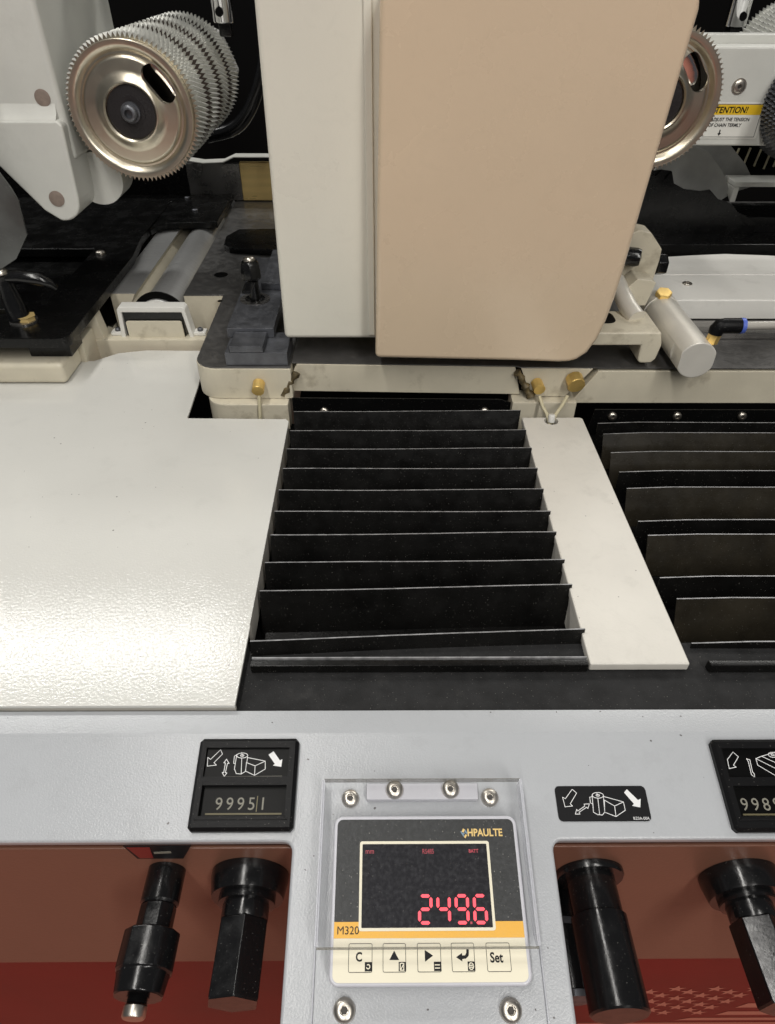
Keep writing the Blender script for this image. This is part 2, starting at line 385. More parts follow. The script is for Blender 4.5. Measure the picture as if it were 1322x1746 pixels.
lv = thing('clamping_lever', 'black clamping lever with brass nut on the black fence plate', 'lever', (-.447, .79, .06))
obj('lever_arm', tube([(-.455, .80, .112), (-.435, .80, .113), (-.412, .80, .110), (-.400, .80, .104), (-.397, .803, .098)], [.007, .0085, .008, .006, .004], 12), 'oxide', lv, smooth=60)
obj('lever_boss', lathe([(.013, 0), (.012, .02), (.009, .045), (.010, .052), (.0, .054)], (-.449, .795, .0625), (-.12, .1, 1), 20), 'oxide', lv, smooth=60)
obj('brass_nut', lathe([(.0105, 0), (.0105, .007)], (-.4395, .793, .0605), (0, 0, 1), 6), 'fence', lv, bevel=.001)
obj('washer', lathe([(.0165, 0), (.0165, .002)], (-.4440, .793, .0600), (0, 0, 1), 28), 'steelx', lv)
screw(lv, (-.4535, .798, .1165), (-.12, .1, 1), .0085, .006, 'screw', 'nickel')

# ------------------------------------------------------------------ rear fence of the bed
rf = thing('rear_fence', 'polished steel rear fence with painted golden reflection and white top ledge behind the table', 'fence', (-.1, 1.36, .046))
obj('fence_plate', box(-.2620, .30, 1.352, 1.362, .047, .112), 'fence', rf, bevel=.001)
obj('fence_plate', box(-.360, -.2625, 1.3525, 1.362, .047, .110), 'steelx', rf, bevel=.001)
obj('fence_plate', box(-.9, -.3605, 1.353, 1.362, .046, .125), 'black', rf, bevel=.001)
obj('top_ledge', prism([(-.350, .116), (-.325, .1125), (-.288, .114), (-.268, .1225), (.30, .1225), (.30, .1245), (-.268, .1245), (-.289, .1160), (-.325, .1145), (-.350, .118)], 1.340, 1.365, 'y'), 'arm', rf, bevel=.0006)

# ------------------------------------------------------------------ white cover plate at the left
cp = thing('cover_plate', 'large glossy white cover plate left of the black bellows', 'cover plate', (-.3, .47, -.02))
cpo = [(-.90, .2815), (-.1068, .2815), (-.1068, .3560), (-.1072, .3562), (-.1080, .6580), (-.1115, .6630), (-.2255, .6650), (-.2285, .742), (-.2375, .8330), (-.318, .8340), (-.352, .826), (-.378, .804), (-.90, .800)]
obj('top_sheet', prism(cpo, -.0028, 0), 'plate', cp, bevel=.0006, seg=1, smooth=5)
obj('folded_flange', prism([(-.1105, .3600), (-.1078, .3602), (-.1086, .6570), (-.1115, .6620)], -.028, -.0029), 'strip', cp)
obj('folded_flange', box(-.90, -.1072, .2830, .2850, -.011, -.0029), 'strip', cp)

# ------------------------------------------------------------------ black rubber mat strip
o = obj('rubber_mat', box(-.9, .9, .2785, .345, -.0150, -.0090), 'rubber', bevel=.001)
tag(o, 'narrow black rubber mat strip between bellows and grey console', 'mat')
tr = thing('chip_trough', 'black floor under the bellows fins', 'trough', (.2, .5, -.05))
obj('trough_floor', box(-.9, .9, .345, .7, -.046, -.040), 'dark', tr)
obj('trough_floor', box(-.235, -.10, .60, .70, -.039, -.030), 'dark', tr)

# ------------------------------------------------------------------ bellows
def finsheet(parent, name, x0, x1, yl, yr, ztop, h, lean, m, sag=.0006, flare=0.0, thick=.0011, clipl=0):
    bm = BM(); n = 14; rows = []
    hs = [0, .5, 1]
    for i in range(n + 1):
        t = i / n; x = x0 + (x1 - x0) * t; y = yl + (yr - yl) * t
        zt = ztop - sag * math.sin(math.pi * t) + random.uniform(-.00012, .00012)
        y += .0006 * math.sin(5 * t + yl * 90)
        fl = flare * max(0, (t - .9) / .1) ** 2
        fl2 = -clipl * max(0, (.05 - t) / .05)
        col = []
        for k in hs:
            col.append((x + fl * (1 - k), y + lean * k, zt - h * k + fl2 * (1 - k)))
        rows.append(col)
    F = []; B = []
    for c in rows:
        F.append([bm.verts.new(p) for p in c]); B.append([bm.verts.new((p[0], p[1] + thick, p[2])) for p in c])
    for i in range(n):
        for k in range(len(hs) - 1):
            bm.faces.new((F[i][k], F[i][k + 1], F[i + 1][k + 1], F[i + 1][k]))
            bm.faces.new((B[i][k], B[i + 1][k], B[i + 1][k + 1], B[i][k + 1]))
        f = bm.faces.new((F[i][0], F[i + 1][0], B[i + 1][0], B[i][0])); f.material_index = 1
        bm.faces.new((F[i][-1], B[i][-1], B[i + 1][-1], F[i + 1][-1]))
    for e in (0, n):
        for k in range(len(hs) - 1): bm.faces.new((F[e][k], B[e][k], B[e][k + 1], F[e][k + 1]))
    return obj(name, bm, [m, 'finedge'], parent, smooth=25)
bl = thing('bellows_cover', 'black accordion bellows cover between white plate and white strip', 'bellows', (.03, .5, -.03))
obj('mounting_plate', prism([(-.1080, -.038), (-.1080, .0065), (.140, .0045), (.1535, .0), (.1545, -.038)], .6990, .7010, 'y'), 'black', bl, bevel=.0006)
for x in (-.0705, .1225): screw(bl, (x, .6988, -.0125), (0, -1, .15), .0058, .0035)
FY = [(.6745, .6765), (.6335, .6360), (.5990, .6000), (.5630, .5640), (.5275, .5280), (.4940, .4945), (.4610, .4640), (.4240, .4280), (.3910, .3970), (.3375, .3490)]
for i, (yl, yr) in enumerate(FY):
    finsheet(bl, 'fin', -.1035 - .0006 * random.random(), .1562 + .0006 * random.random(), yl, yr, .0030, .0400, -.016, 'fin', flare=.0045, sag=.0007)
obj('fold_shelf', prism([(-.1010, .338), (.155, .350), (.155, .3850), (-.1010, .3790)], -.0345, -.0335), 'fin', bl)
obj('end_bar', box(-.1010, .1568, .3160, .3215, -.0085, .0), ['fin'], bl, bevel=.0006)
obj('end_bar_lip', box(-.1005, .1565, .3225, .3236, -.0085, .0010), 'finedge', bl)
br = thing('bellows_cover', 'black and brown accordion bellows cover right of the white strip', 'bellows', (.45, .5, -.03))
obj('mounting_plate', prism([(.2480, -.038), (.2520, -.0035), (.90, -.0055), (.90, -.038)], .6890, .6910, 'y'), 'black', br, bevel=.0006)
for x in (.2745, .352, .43): screw(br, (x, .6888, -.0125), (0, -1, .15), .0055, .0035)
RY = [(.6560, 'fin', 0), (.6340, 'finbrown', -.0), (.6000, 'finbrown', -.001), (.5640, 'fin', -.001), (.5360, 'finbrown', 0), (.4870, 'fin', -.002), (.4650, 'finbrown', 0), (.4130, 'fin', -.003), (.3850, 'finbrown', 0), (.3400, 'fin', -.002)]
for i, (y, m, dz) in enumerate(RY):
    x0 = {5: .2440, 7: .2420, 9: .2445}.get(i, .2470)
    finsheet(br, 'fin', x0 + random.uniform(0, .001), .90, y, y - .002, dz, .038, -.017 if m == 'finbrown' else -.006, m, sag=.0004, clipl=.002)
obj('end_bar', prism([(.2500, .3150), (.9, .3140), (.9, .3195), (.2490, .3205)], -.0085, .0), 'fin', br, bevel=.0008)

# ------------------------------------------------------------------ white strip between the bellows
st = thing('cover_strip', 'long white painted steel strip between the two bellows', 'cover strip', (.196, .49, -.03))
so = obj('top_sheet', prism([(.1580, .3170), (.2345, .3170), (.2312, .6640), (.2285, .6668), (.1610, .6668)], -.0080, 0), 'strip', st, bevel=.0014, seg=3)
cut(so, lathe([(.0082, -.02), (.0082, .02)], (.1935, .6590, 0), (0, 0, 1), 32))
obj('side_flange', prism([(.1586, .322), (.1604, .322), (.1632, .660), (.1614, .660)], -.036, -.0082), 'strip', st)
obj('side_flange', prism([(.2318, .322), (.2338, .322), (.2306, .660), (.2286, .660)], -.036, -.0082), 'strip', st)
obj('hole_bottom', lathe([(.009, 0), (.009, .001)], (.1935, .6590, -.0115), (0, 0, 1), 24), 'pit', st)

# ------------------------------------------------------------------ brass nozzles
def nozzle(label, p, d, r, tubepts, group=None, stem=True):
    t = thing('oil_nozzle', label, 'nozzle', p)
    d = Vector(d).normalized(); P = Vector(p)
    obj('nozzle_head', lathe([(r, 0), (r, .013), (r * .9, .0142)], P, d, 10), 'brass', t, bevel=.0008)
    if stem: obj('elbow', lathe([(r * .45, 0), (r * .62, .002), (r * .62, .007)], P + d * .003 + Vector((0, -.0005, -r - .004)), (0, 0, 1), 12), 'brass', t)
    obj('oil_tube', tube(tubepts, .0021, 10), 'hose', t, smooth=60)
    return t
nozzle('gold brass oil nozzle left of the left bellows', (-.1445, .7000, .0265), (0, -1, -.25), .0072,
       [(-.1445, .690, .0155), (-.1447, .686, .004), (-.1452, .683, -.010), (-.146, .68, -.028)])
nozzle('smaller brass nozzle beside the dirty sealant above the white strip', (.1800, .7015, .0265), (.15, -1, -.2), .0068,
       [(.1835, .6905, .0135), (.1868, .680, .006), (.1905, .668, .002), (.1935, .660, -.006)])
nozzle('larger brass nozzle with angled tube above the white strip', (.2225, .7005, .0330), (.1, -1, -.25), .0100,
       [(.2160, .6890, .0150), (.2090, .680, .0075), (.2000, .668, .003), (.1952, .660, -.004)])
o = obj('tube_clip', lathe([(.0040, 0), (.0040, .008), (.0032, .009)], (.1945, .6610, -.003), (0, .3, 1), 14), 'white', bevel=.0004)
tag(o, 'small white tube clip in the hole of the white strip', 'clip')

# ------------------------------------------------------------------ hood
hd = thing('dust_hood', 'tall cream sheet metal dust hood with warm reflection painted on, hanging over the machine bed', 'dust hood', (.07, .76, .062))
def taper_sheet(pts, y0, y1): return prism(pts, y0, y1, 'y')
HR = [(-.0084, .0673), (.1500, .0636), (.1960, .0619), (.2080, .0625), (.2165, .0652), (.2265, .0738), (.2343, .0898), (.2395, .1101), (.2432, .1360), (.2455, .1608), (.2585, .3790), (.2570, .3880), (.2490, .3960), (.0120, .3960), (.0020, .3930), (-.0020, .3850)]
obj('front_cover', taper_sheet(HR, .6805, .86), 'hoodwarm', hd, bevel=.0055, seg=5, smooth=50)
obj('side_cover', taper_sheet([(-.1136, .0690), (.0040, .0690), (.0070, .43), (-.1098, .43)], .7255, .88), 'hood', hd, bevel=.0055, seg=5, smooth=50)
obj('seam_bead', box(-.0165, -.0090, .7215, .7254, .075, .42), 'hood', hd, bevel=.0015)
o = obj('support_column', box(.273, .284, .90, 1.0, .19, .50), 'blued', bevel=.002); tag(o, 'dark grey steel column right of the hood near the top', 'column')

# ------------------------------------------------------------------ feed rollers
def toothed(parent, c, y0, y1, r, n, rows, twist, name='toothed_ring', m='teeth', depth=.0054, cap=True):
    bm = BM(); rings = []; k = rows * 2
    for j in range(k + 1):
        t = j / k; y = y0 + (y1 - y0) * t
        dip = depth * .6 if (j % 2 == 0 and 0 < j < k) else 0
        rg = []
        for i in range(2 * n):
            a = 2 * math.pi * (i / (2 * n)) + twist * t
            rr = r - dip if i % 2 == 0 else r - depth
            rg.append(bm.verts.new((c[0] + rr * math.cos(a), y, c[1] + rr * math.sin(a))))
        rings.append(rg)
    for a, b in zip(rings, rings[1:]):
        for i in range(2 * n): bm.faces.new((a[i], b[i], b[(i + 1) % (2 * n)], a[(i + 1) % (2 * n)]))
    if cap: bm.faces.new(rings[0]).material_index = 2  # front caps painted dark as the shade in the section gaps
    else:                                   # front ends of the teeth belong to the zinc disc
        for i in range(0, 2 * n, 2):
            f = bm.faces.new((rings[0][i - 1], rings[0][i], rings[0][i + 1])); f.material_index = 1
    bm.faces.new(rings[-1][::-1])
    return obj(name, bm, [m, 'disc', 'gapdark'], parent, smooth=15)
def feed_roller(label, c, y, L, slot_angle, r=.0725, sections=4, n=88):
    t = thing('feed_roller', label, 'feed roller', (c[0], y, c[1]), 'toothed feed rollers')
    sl = L / sections; gap = .0200
    for s in range(sections):
        toothed(t, c, y + s * sl + (0.0012 if s == 0 else gap / 2), y + (s + 1) * sl - gap / 2, r, n, 6, -.20 if s % 2 == 0 else -.12, cap=s > 0)
    obj('roller_core', lathe([(.02, .03), (r - .014, .032), (r - .014, L)], (c[0], y, c[1]), (0, 1, 0), 48), 'void', t)
    prof = [(.0, -.0005), (.0268, -.0005), (.0268, -.0060), (.0285, -.0075), (.0310, -.0070), (.0345, -.0035), (.0400, -.0022), (.0490, -.0022), (.0515, -.0012), (.0535, .0014), (.0555, .0016), (.0580, -.0010), (.0600, -.0028), (.0625, -.0034), (r - .0062, -.0034), (r - .0056, -.0028), (r - .0056, .0042)]
    d = obj('end_disc', lathe([(a, -b) for a, b in prof], (c[0], y - .0035, c[1]), (0, -1, 0), 96), 'disc', t, smooth=40)
    # oblong hand hole
    a = slot_angle; R0 = .0435
    cx, cz = c[0] + R0 * math.cos(R(a)), c[1] + R0 * math.sin(R(a)); tx, tz = -math.sin(R(a)), math.cos(R(a)); hl, hw = .0108, .0098
    pts = []
    for k in range(13):
        q = R(a + 90 - 90 + k * 15); pts.append((cx + tx * hl + hw * math.cos(q), cz + tz * hl + hw * math.sin(q)))
    for k in range(13):
        q = R(a + 180 + k * 15); pts.append((cx - tx * hl + hw * math.cos(q), cz - tz * hl + hw * math.sin(q)))
    cut(d, prism(pts, y - .03, y + .02, 'y'))
    obj('inner_flange', lathe([(.033, .0), (.040, -.004), (.052, -.004), (.054, .004)], (c[0], y + .020, c[1]), (0, 1, 0), 40), 'chrome', t, smooth=60)
    obj('hub_recess', lathe([(.0262, 0), (.0262, .0022), (.0150, .0030), (.0150, .0036), (0, .0036)], (c[0], y - .0045, c[1]), (0, -1, 0), 40), 'void', t)
    obj('hub_bolt', lathe([(.0105, 0), (.0105, .003), (.0086, .003), (.0086, .009), (.0070, .0105), (.0044, .0105), (.0044, .005), (0, .005)], (c[0], y - .0080, c[1]), (0, -1, 0), 20), 'blued', t, smooth=50)
    return t
feed_roller('toothed steel feed roller with gold disc beside the white casting arm', (-.2765, .2760), .860, .285, 37)
feed_roller('toothed feed roller half hidden behind the right edge of the hood', (.3020, .2875), .860, .20, 38)
t = thing('feed_roller', 'dark toothed feed roller cut off by the right photo edge', 'feed roller', (.57, .90, .285), 'toothed feed rollers')
toothed(t, (.5595, .2640), .92, 1.02, .0725, 84, 9, -.16, m='blued')
t = thing('feed_roller', 'toothed feed roller glimpsed above the chain box in the top right corner', 'feed roller', (.57, 1.1, .30), 'toothed feed rollers')
toothed(t, (.5850, .2900), 1.04, 1.20, .0725, 84, 9, -.16)
lk = obj('roller_flange', lathe([(.062, 0), (.066, .006), (.066, .03), (.05, .05)], (-.2765, 1.150, .2760), (0, 1, 0), 8), 'flap', bevel=.002)
tag(lk, 'grey eight sided flange behind the gold disc feed roller', 'flange')

# ------------------------------------------------------------------ white casting arm at the upper left
ar = thing('casting_arm', 'grey white casting arm with brown plugs left of the gold disc roller', 'casting arm', (-.38, .85, .17))
obj('upper_casting', box(-.62, -.3545, .862, 1.10, .225, .50), 'arm', ar, bevel=.006, seg=4, smooth=50)
LB = [(-.470, .268), (-.3600, .268), (-.3555, .263), (-.3595, .186)] + arc(-.3835, .1850, .0235, 0, -100, 8) + [(-.4040, .1735), (-.4400, .2215)]
obj('lower_lobe', prism(LB, .850, .925, 'y'), 'arm', ar, bevel=.004, seg=3, smooth=50)
obj('fillet', prism([(.8625, .284), (.8590, .273), (.852, .2678), (.866, .265)], -.47, -.3620, 'x'), 'arm', ar, smooth=60)
obj('plug', lathe([(.0088, 0), (.0088, .0012), (.007, .0016)], (-.3850, .8505, .1870), (0, -1, 0), 28), 'rustplug', ar)
obj('plug', lathe([(.0085, 0), (.0085, .0012), (.007, .0016)], (-.3735, .8625, .2880), (0, -1, 0), 28), 'rustplug', ar)
obj('boss', lathe([(.030, 0), (.030, .045), (.027, .048)], (-.352, .905, .195), (0, 1, 0), 32), 'arm', ar, smooth=50)
obj('hose_stub', tube([(-.437, .862, .345), (-.437, .848, .338), (-.437, .840, .330)], .0105, 14), 'oxide', ar)
bx2 = obj('roller_housing', box(-.335, -.215, 1.02, 1.06, .372, .46), 'arm', bevel=.004); tag(bx2, 'pale grey housing above the gold disc feed roller', 'housing')

def rod(label, x, y, z, r=.0125, fl=1):
    t = thing('piston_rod', label, 'piston rod', (x, y, z), 'chrome piston rods')
    obj('rod', lathe([(r * .93, 0), (r, .0012), (r, .16)], (x, y, z), (0, 0, 1), 32), 'chrome', t, smooth=40)
    obj('cross_hole', lathe([(.0048, 0), (.0048, .0006)], (x - .002 * fl, y - r - .0002, z + .011), (0, -1, 0), 20), 'pit', t)
    obj('clevis', box(x - .007, x + .008, y - .004, y + .012, z - .014, z - .0005), 'black', t, bevel=.002)
rod('chrome piston rod above the gold disc roller', -.1900, 1.0, .3455)
rod('chrome piston rod above the white chain box', .4600, 1.08, .3375, r=.0135, fl=-1)

def hose(label, pts, r):
    P = [Vector(p) for p in pts]; Q = []
    for i in range(len(P) - 1):
        a, b, c, d = P[max(i - 1, 0)], P[i], P[i + 1], P[min(i + 2, len(P) - 1)]
        for k in range(6):
            t = k / 6; Q.append(.5 * ((2 * b) + (c - a) * t + (2 * a - 5 * b + 4 * c - d) * t * t + (3 * b - a - 3 * c + d) * t ** 3))
    o = obj('rubber_hose', tube(Q + [P[-1]], r, 12), 'oxide', smooth=60); return tag(o, label, 'hose', 'black hoses behind the rollers')
hose('thick black hose hanging between the gold disc roller and the hood', [(-.165, 1.28, .48), (-.172, 1.27, .36), (-.190, 1.26, .26), (-.235, 1.27, .19), (-.30, 1.30, .165)], .011)
hose('thin black hose close to the left edge of the hood', [(-.150, 1.20, .48), (-.156, 1.20, .33), (-.166, 1.22, .22), (-.160, 1.26, .14)], .006)
hk = thing('valve_block', 'small black valve block with bright screws behind the chrome rod', 'valve block', (-.15, 1.25, .30))
obj('block', box(-.175, -.130, 1.295, 1.33, .285, .335), 'black', hk, bevel=.003)
for x, z in ((-.162, .322), (-.148, .322), (-.155, .298)): screw(hk, (x, 1.2945, z), (0, -1, 0), .004, .003)

# ------------------------------------------------------------------ chain box with warning label at the upper right
ch = thing('chain_box', 'grey white chain box with yellow warning label at the upper right', 'chain box', (.55, 1.05, .21))
obj('front_cover', box(.35, .80, 1.000, 1.03, .2135, .3235), 'arm', ch, bevel=.003, seg=3)
obj('top_rail', box(.35, .80, 1.0305, 1.05, .2135, .3335), 'arm', ch, bevel=.002)
screw(ch, (.4525, .9998, .2815), (0, -1, 0), .0075, .002, washer=.0006)
lb = thing('warning_label', 'white and yellow attention label stuck on the chain box', 'label', (.45, .9995, .2245))
LS = Matrix.Translation((.4165, .9995, .2225)) @ Matrix.Rotation(R(90), 4, 'X')
obj('label_sheet', prism(rrect(-.025, .0780, 0, .0420, .0015, 3), 0, .0002), 'label', lb, space=LS)
obj('label_border', ribbon([[(-.022, .0020), (.0745, .0020), (.0745, .0395), (-.022, .0395), (-.022, .0020)]], .0006, .0003), 'ink', lb, space=LS)
obj('yellow_band', flat([(-.0215, .0275), (.0740, .0275), (.0740, .0390), (-.0215, .0390)], .0003), 'yellow', lb, space=LS)
text('lettering', 'ATTENTION!', .0100, 'ink', lb, LS, .0560, .0298, .0006, .92, .0002, .15, 'RIGHT')
text('lettering', 'ADJUST THE TENSION', .0056, 'ink', lb, LS, .0620, .0205, .0006, .9, .0001, .1, 'RIGHT')
text('lettering', 'OF CHAIN TERMLY', .0056, 'ink', lb, LS, .0530, .0140, .0006, .9, .0001, .1, 'RIGHT')
obj('printed_arrow', flat([(.0275, .0035), (.0298, .0065), (.0283, .0065), (.0283, .0105), (.0267, .0105), (.0267, .0065), (.0252, .0065)], .0006), 'ink', lb, space=LS)

# things under the chain box
def flapsheet(label, pts, y, m, bend=.02, th=.004, name='rubber_flap'):
    bm = BM(); n = len(pts)
    F = [bm.verts.new((x, y + bend * ((z - .1) * 6) ** 2, z)) for x, z in pts]; B = [bm.verts.new((v.co.x, v.co.y + th, v.co.z)) for v in F]
    bm.faces.new(F); bm.faces.new(B[::-1])
    for i in range(n): bm.faces.new((F[i], B[i], B[(i + 1) % n], F[(i + 1) % n]))
    bmesh.ops.triangulate(bm, faces=[f for f in bm.faces if len(f.verts) > 4])
    o = obj(name, bm, m, smooth=60); tag(o, label, 'flap'); return o
flapsheet('dusty grey rubber flap under the chain box beside the hood', [(.405, .132), (.415, .175), (.435, .190), (.46, .192), (.485, .183), (.505, .165), (.52, .15), (.535, .125), (.50, .10), (.43, .11)], 1.105, 'flap', name='rubber_flap')
flapsheet('dusty grey rubber flap behind the other flap under the chain box', [(.45, .19), (.49, .197), (.53, .185), (.56, .16), (.585, .13), (.52, .11)], 1.135, 'flap')
flapsheet('torn black rubber flap in front of the grey flaps', [(.37, .07), (.39, .163), (.403, .157), (.410, .166), (.417, .153), (.425, .164), (.432, .148), (.45, .140), (.475, .137), (.489, .139), (.505, .126), (.527, .120), (.54, .108), (.555, .102), (.575, .09), (.575, .07)], 1.075, 'black', .01)
cb = thing('chain_brush', 'black brush block with pale bristle tufts under the chain box', 'brush', (.6, 1.15, .15))
obj('brush_back', box(.53, .85, 1.16, 1.18, .14, .215), 'dark', cb)
for i in range(9):
    x = .548 + i * .0165 + random.uniform(-.003, .003)
    obj('bristle_tuft', tube([(x, 1.152, .150 + random.uniform(0, .008)), (x + .003, 1.152, .180 + random.uniform(-.004, .006))], .0016, 6), 'hose', cb)
cbk = thing('angle_bracket', 'pale grey angle bracket at the right edge under the brush', 'bracket', (.6, 1.1, .1))
obj('top_flange', box(.530, .80, 1.09, 1.13, .1395, .1465), 'arm', cbk, bevel=.001)
obj('side_flange', prism([(1.09, .139), (1.13, .139), (1.09, .118)], .530, .5385, 'x'), 'arm', cbk, bevel=.0008)
rb = thing('rear_guide', 'long black steel guide across the table at the upper right', 'guide', (.5, 1.1, .046))
obj('guide_body', box(.262, .95, 1.085, 1.16, .046, .098), 'black', rb, bevel=.002)
obj('guide_step', box(.262, .95, 1.03, 1.084, .046, .075), 'black', rb, bevel=.002)
obj('worn_disc', lathe([(.011, 0), (.011, .0004)], (.505, 1.0565, .0752), (0, 0, 1), 24), 'oxide', rb)
screw(rb, (.487, 1.012, .0455), (0, 0, 1), .006, .004, 'bolt', 'nickel')

# ------------------------------------------------------------------ white guide rail right
gr = thing('guide_rail', 'white painted guide rail lying across the steel table at the right', 'guide rail', (.6, .9, .046))
obj('front_bar', box(.345, .95, .8270, .9120, .0475, .0735), 'white', gr, bevel=.0018, seg=3)
obj('rear_bar', prism([(.33, .9135), (.95, .9135), (.95, .975), (.60, .981), (.56, .988), (.50, .994), (.45, .988), (.40, .980), (.33, .976)], .0475, .0738), 'white', gr, bevel=.0015)
screw(gr, (.4055, .8800, .0735), (0, 0, 1), .0065, .0022)
sg = thing('edge_strip', 'ground steel strip along the right table edge in front of the guide rail', 'strip', (.6, .76, .045))
obj('strip_body', box(.30, .95, .775, .812, .0452, .0530), 'steelx', sg, bevel=.001)

# ------------------------------------------------------------------ bracket beside the hood
bk = thing('pressure_bracket', 'cream cast bracket with black bolts between hood and aluminium cylinder', 'bracket', (.28, .76, .05))
obj('base_plate', prism([(.2150, .0885), (.3110, .0885), (.3150, .0730), (.3125, .0560), (.3080, .0510), (.2960, .0510), (.2925, .0530), (.2915, .0728), (.2150, .0728)], .7010, .7600, 'y'), 'cast', bk, bevel=.0022, seg=3)
obj('upright', prism([(.2800, .0890), (.3250, .0890), (.3280, .1330), (.3275, .1460), (.3100, .1650), (.2950, .1680), (.2800, .1600)], .8000, .8280, 'y'), 'cast', bk, bevel=.0018)
obj('cheek', prism([(.2860, .090), (.3130, .090), (.3190, .1180), (.3100, .1210), (.2960, .1225), (.2860, .1120)], .770, .7995, 'y'), 'cast', bk, bevel=.0015)
obj('link_rod', tube([(.2780, .790, .1120), (.2860, .752, .0960), (.2920, .735, .0900)], .0105, 16), 'alu', bk, smooth=60)
obj('slot', prism(rrect(.2440, .2680, .7250, .7560, .010, 5), .0886, .0889), 'pit', bk)
obj('black_knob', lathe([(.0105, 0), (.0105, .020), (.0090, .0245), (0, .026)], (.2760, .7950, .1410), (1, -.35, 0), 16), 'oxide', bk, smooth=60)
obj('hex_bolt', lathe([(.0125, 0), (.0125, .010), (.0110, .0115)], (.3290, .8120, .1240), (1, 0, 0), 6, phase=.5), 'oxide', bk, bevel=.0012)
obj('pivot_bolt', lathe([(.012, 0), (.012, .008)], (.2700, .8010, .1140), (1, -.3, 0), 12), 'oxide', bk)

# ------------------------------------------------------------------ pneumatic cylinder
pc = thing('air_cylinder', 'silver aluminium air cylinder overhanging the right table edge', 'air cylinder', (.345, .73, .048))
AX = (.3445, .6700, .0702)
body = obj('cylinder_body', lathe([(.0195, 0), (.0210, .0010), (.0210, .1240)], AX, (0, 1, 0), 48), 'alu', pc, smooth=40)
for s in (-1, 1):
    cut(body, box(*sorted((AX[0] + s * .0188, AX[0] + s * .04)), .66, .6935, .02, .12))
obj('rear_cap', lathe([(.0210, .1246), (.0222, .1250), (.0222, .1450), (.018, .1480)], AX, (0, 1, 0), 48), 'alu', pc, smooth=40)
obj('brass_plug', lathe([(.0098, 0), (.0098, .0050), (.0086, .0062)], (AX[0] - .002, .798, AX[2] + .0205), (-.05, -.25, 1), 6), 'brass', pc, bevel=.0006)
obj('brass_stem', lathe([(.0068, 0), (.0068, .011), (.0060, .0118)], (.3610, .6850, .0845), (.15, 0, 1), 6), 'brass', pc, bevel=.0005)
obj('elbow_fitting', tube([(.3622, .685, .0955), (.3625, .685, .1000), (.3645, .685, .1032), (.3690, .685, .1042), (.3860, .685, .1042)], [.0076, .0080, .0082, .0082, .0082], 18), 'plastic', pc, smooth=50)
obj('release_ring', lathe([(.0084, 0), (.0084, .0042), (.006, .0046)], (.3862, .685, .1042), (1, 0, 0), 24), 'bluering', pc)
obj('air_tube', tube([(.390, .685, .1042), (.45, .687, .1045), (.60, .70, .108), (.75, .72, .11)], .0046, 14), 'clearhose', pc, smooth=60)

# ------------------------------------------------------------------ clamp block on the table left of the hood
cl = thing('clamp_block', 'dark blued steel stepped clamp block left of the hood', 'clamp block', (-.145, .8, .045))
obj('base_block', box(-.1810, -.1095, .7065, .760, .0455, .0610), 'blued', cl, bevel=.0006)
obj('step', box(-.1745, -.1365, .7068, .745, .0612, .0690), 'blued', cl, bevel=.0008)
obj('slide_bar', box(-.1840, -.1285, .7460, .980, .0612, .0725), 'blued', cl, bevel=.0008)
obj('back_plate', box(-.158, -.130, .86, .985, .0728, .0820), 'blued', cl, bevel=.001)
cs = thing('clamp_screw', 'black clamping screw with shiny top standing on the clamp block', 'clamp screw', (-.16, .84, .0725))
obj('collar', lathe([(.0125, 0), (.0125, .002), (.0075, .0026), (.0065, .012), (.0065, .024)], (-.1620, .8300, .0726), (0, 0, 1), 24), 'oxide', cs, smooth=50)
obj('grip', lathe([(.0090, 0), (.0125, .003), (.0128, .012), (.0115, .020), (.0090, .0235)], (-.1635, .8330, .0960), (-.05, .1, 1), 10), 'oxide', cs, bevel=.001)
obj('shiny_cap', lathe([(.0070, 0), (.0074, .0015), (.0060, .0042), (.0, .0050)], (-.1645, .8352, .1195), (-.05, .1, 1), 20), 'nickel', cs, smooth=60)
obj('lever_tongue', box(-.1700, -.1580, .7905, .8215, .0950, .0990), 'oxide', cs, bevel=.0015)
obj('washer', lathe([(.0190, 0), (.0190, .0012)], (-.1620, .8300, .0726), (0, 0, 1), 24), 'steelx', cs)

# ------------------------------------------------------------------ smoky shield at the left edge
o = obj('chip_shield', prism([(-.52, .44), (-.425, .250), (-.408, .212), (-.4045, .199), (-.4060, .190), (-.4060, .181), (-.4075, .162), (-.4290, .135), (-.4550, .121), (-.52, .085)], .797, .800, 'y'), 'shield', bevel=.0006)
tag(o, 'dark smoky chip shield cut off by the left photo edge', 'shield')

# ------------------------------------------------------------------ grey console
TILT = R(14.4)
CON = Matrix.Translation((0, .2597, -.005)) @ Matrix.Rotation(TILT, 4, 'X')      # local: x right, y up the slope, z off the panel
def cpt(u, v, h=0): return CON @ Vector((u, -v, h))
co = thing('control_console', 'blue grey textured sheet metal console sloping down at the front', 'console', (0, .22, -.06))
T = [(-.9, .0035), (.9, .0035), (.9, -.0672)] + [(.1150, -.0672)] + arc(.1150, -.0732, .0060, 90, 180, 5)[1:] + [(.1090, -.40), (-.0585, -.40)] + arc(-.0645, -.0732, .0060, 0, 90, 5) + [(-.9, -.0672)]
obj('sloping_panel', prism(T[::-1], -.0100, 0), 'console', co, space=CON, bevel=.0022, seg=3)
obj('top_ledge', prism([(.2600, -.0145), (.2806, -.0145), (.2806, -.0056), (.2625, -.0044), (.2605, -.0046), (.2575, -.0062)], -.9, .9, 'x'), 'console', co, smooth=60)
ap = thing('front_apron', 'beige painted vertical apron under the console behind the black shafts', 'apron', (0, .2, -.27))
obj('apron_sheet', box(-.9, .9, .1960, .1985, -.2560, -.0345), 'apron', ap, bevel=.0008)
rp = thing('base_panel', 'dark red base panel with printed flag under the beige apron', 'base panel', (0, .21, -.9))
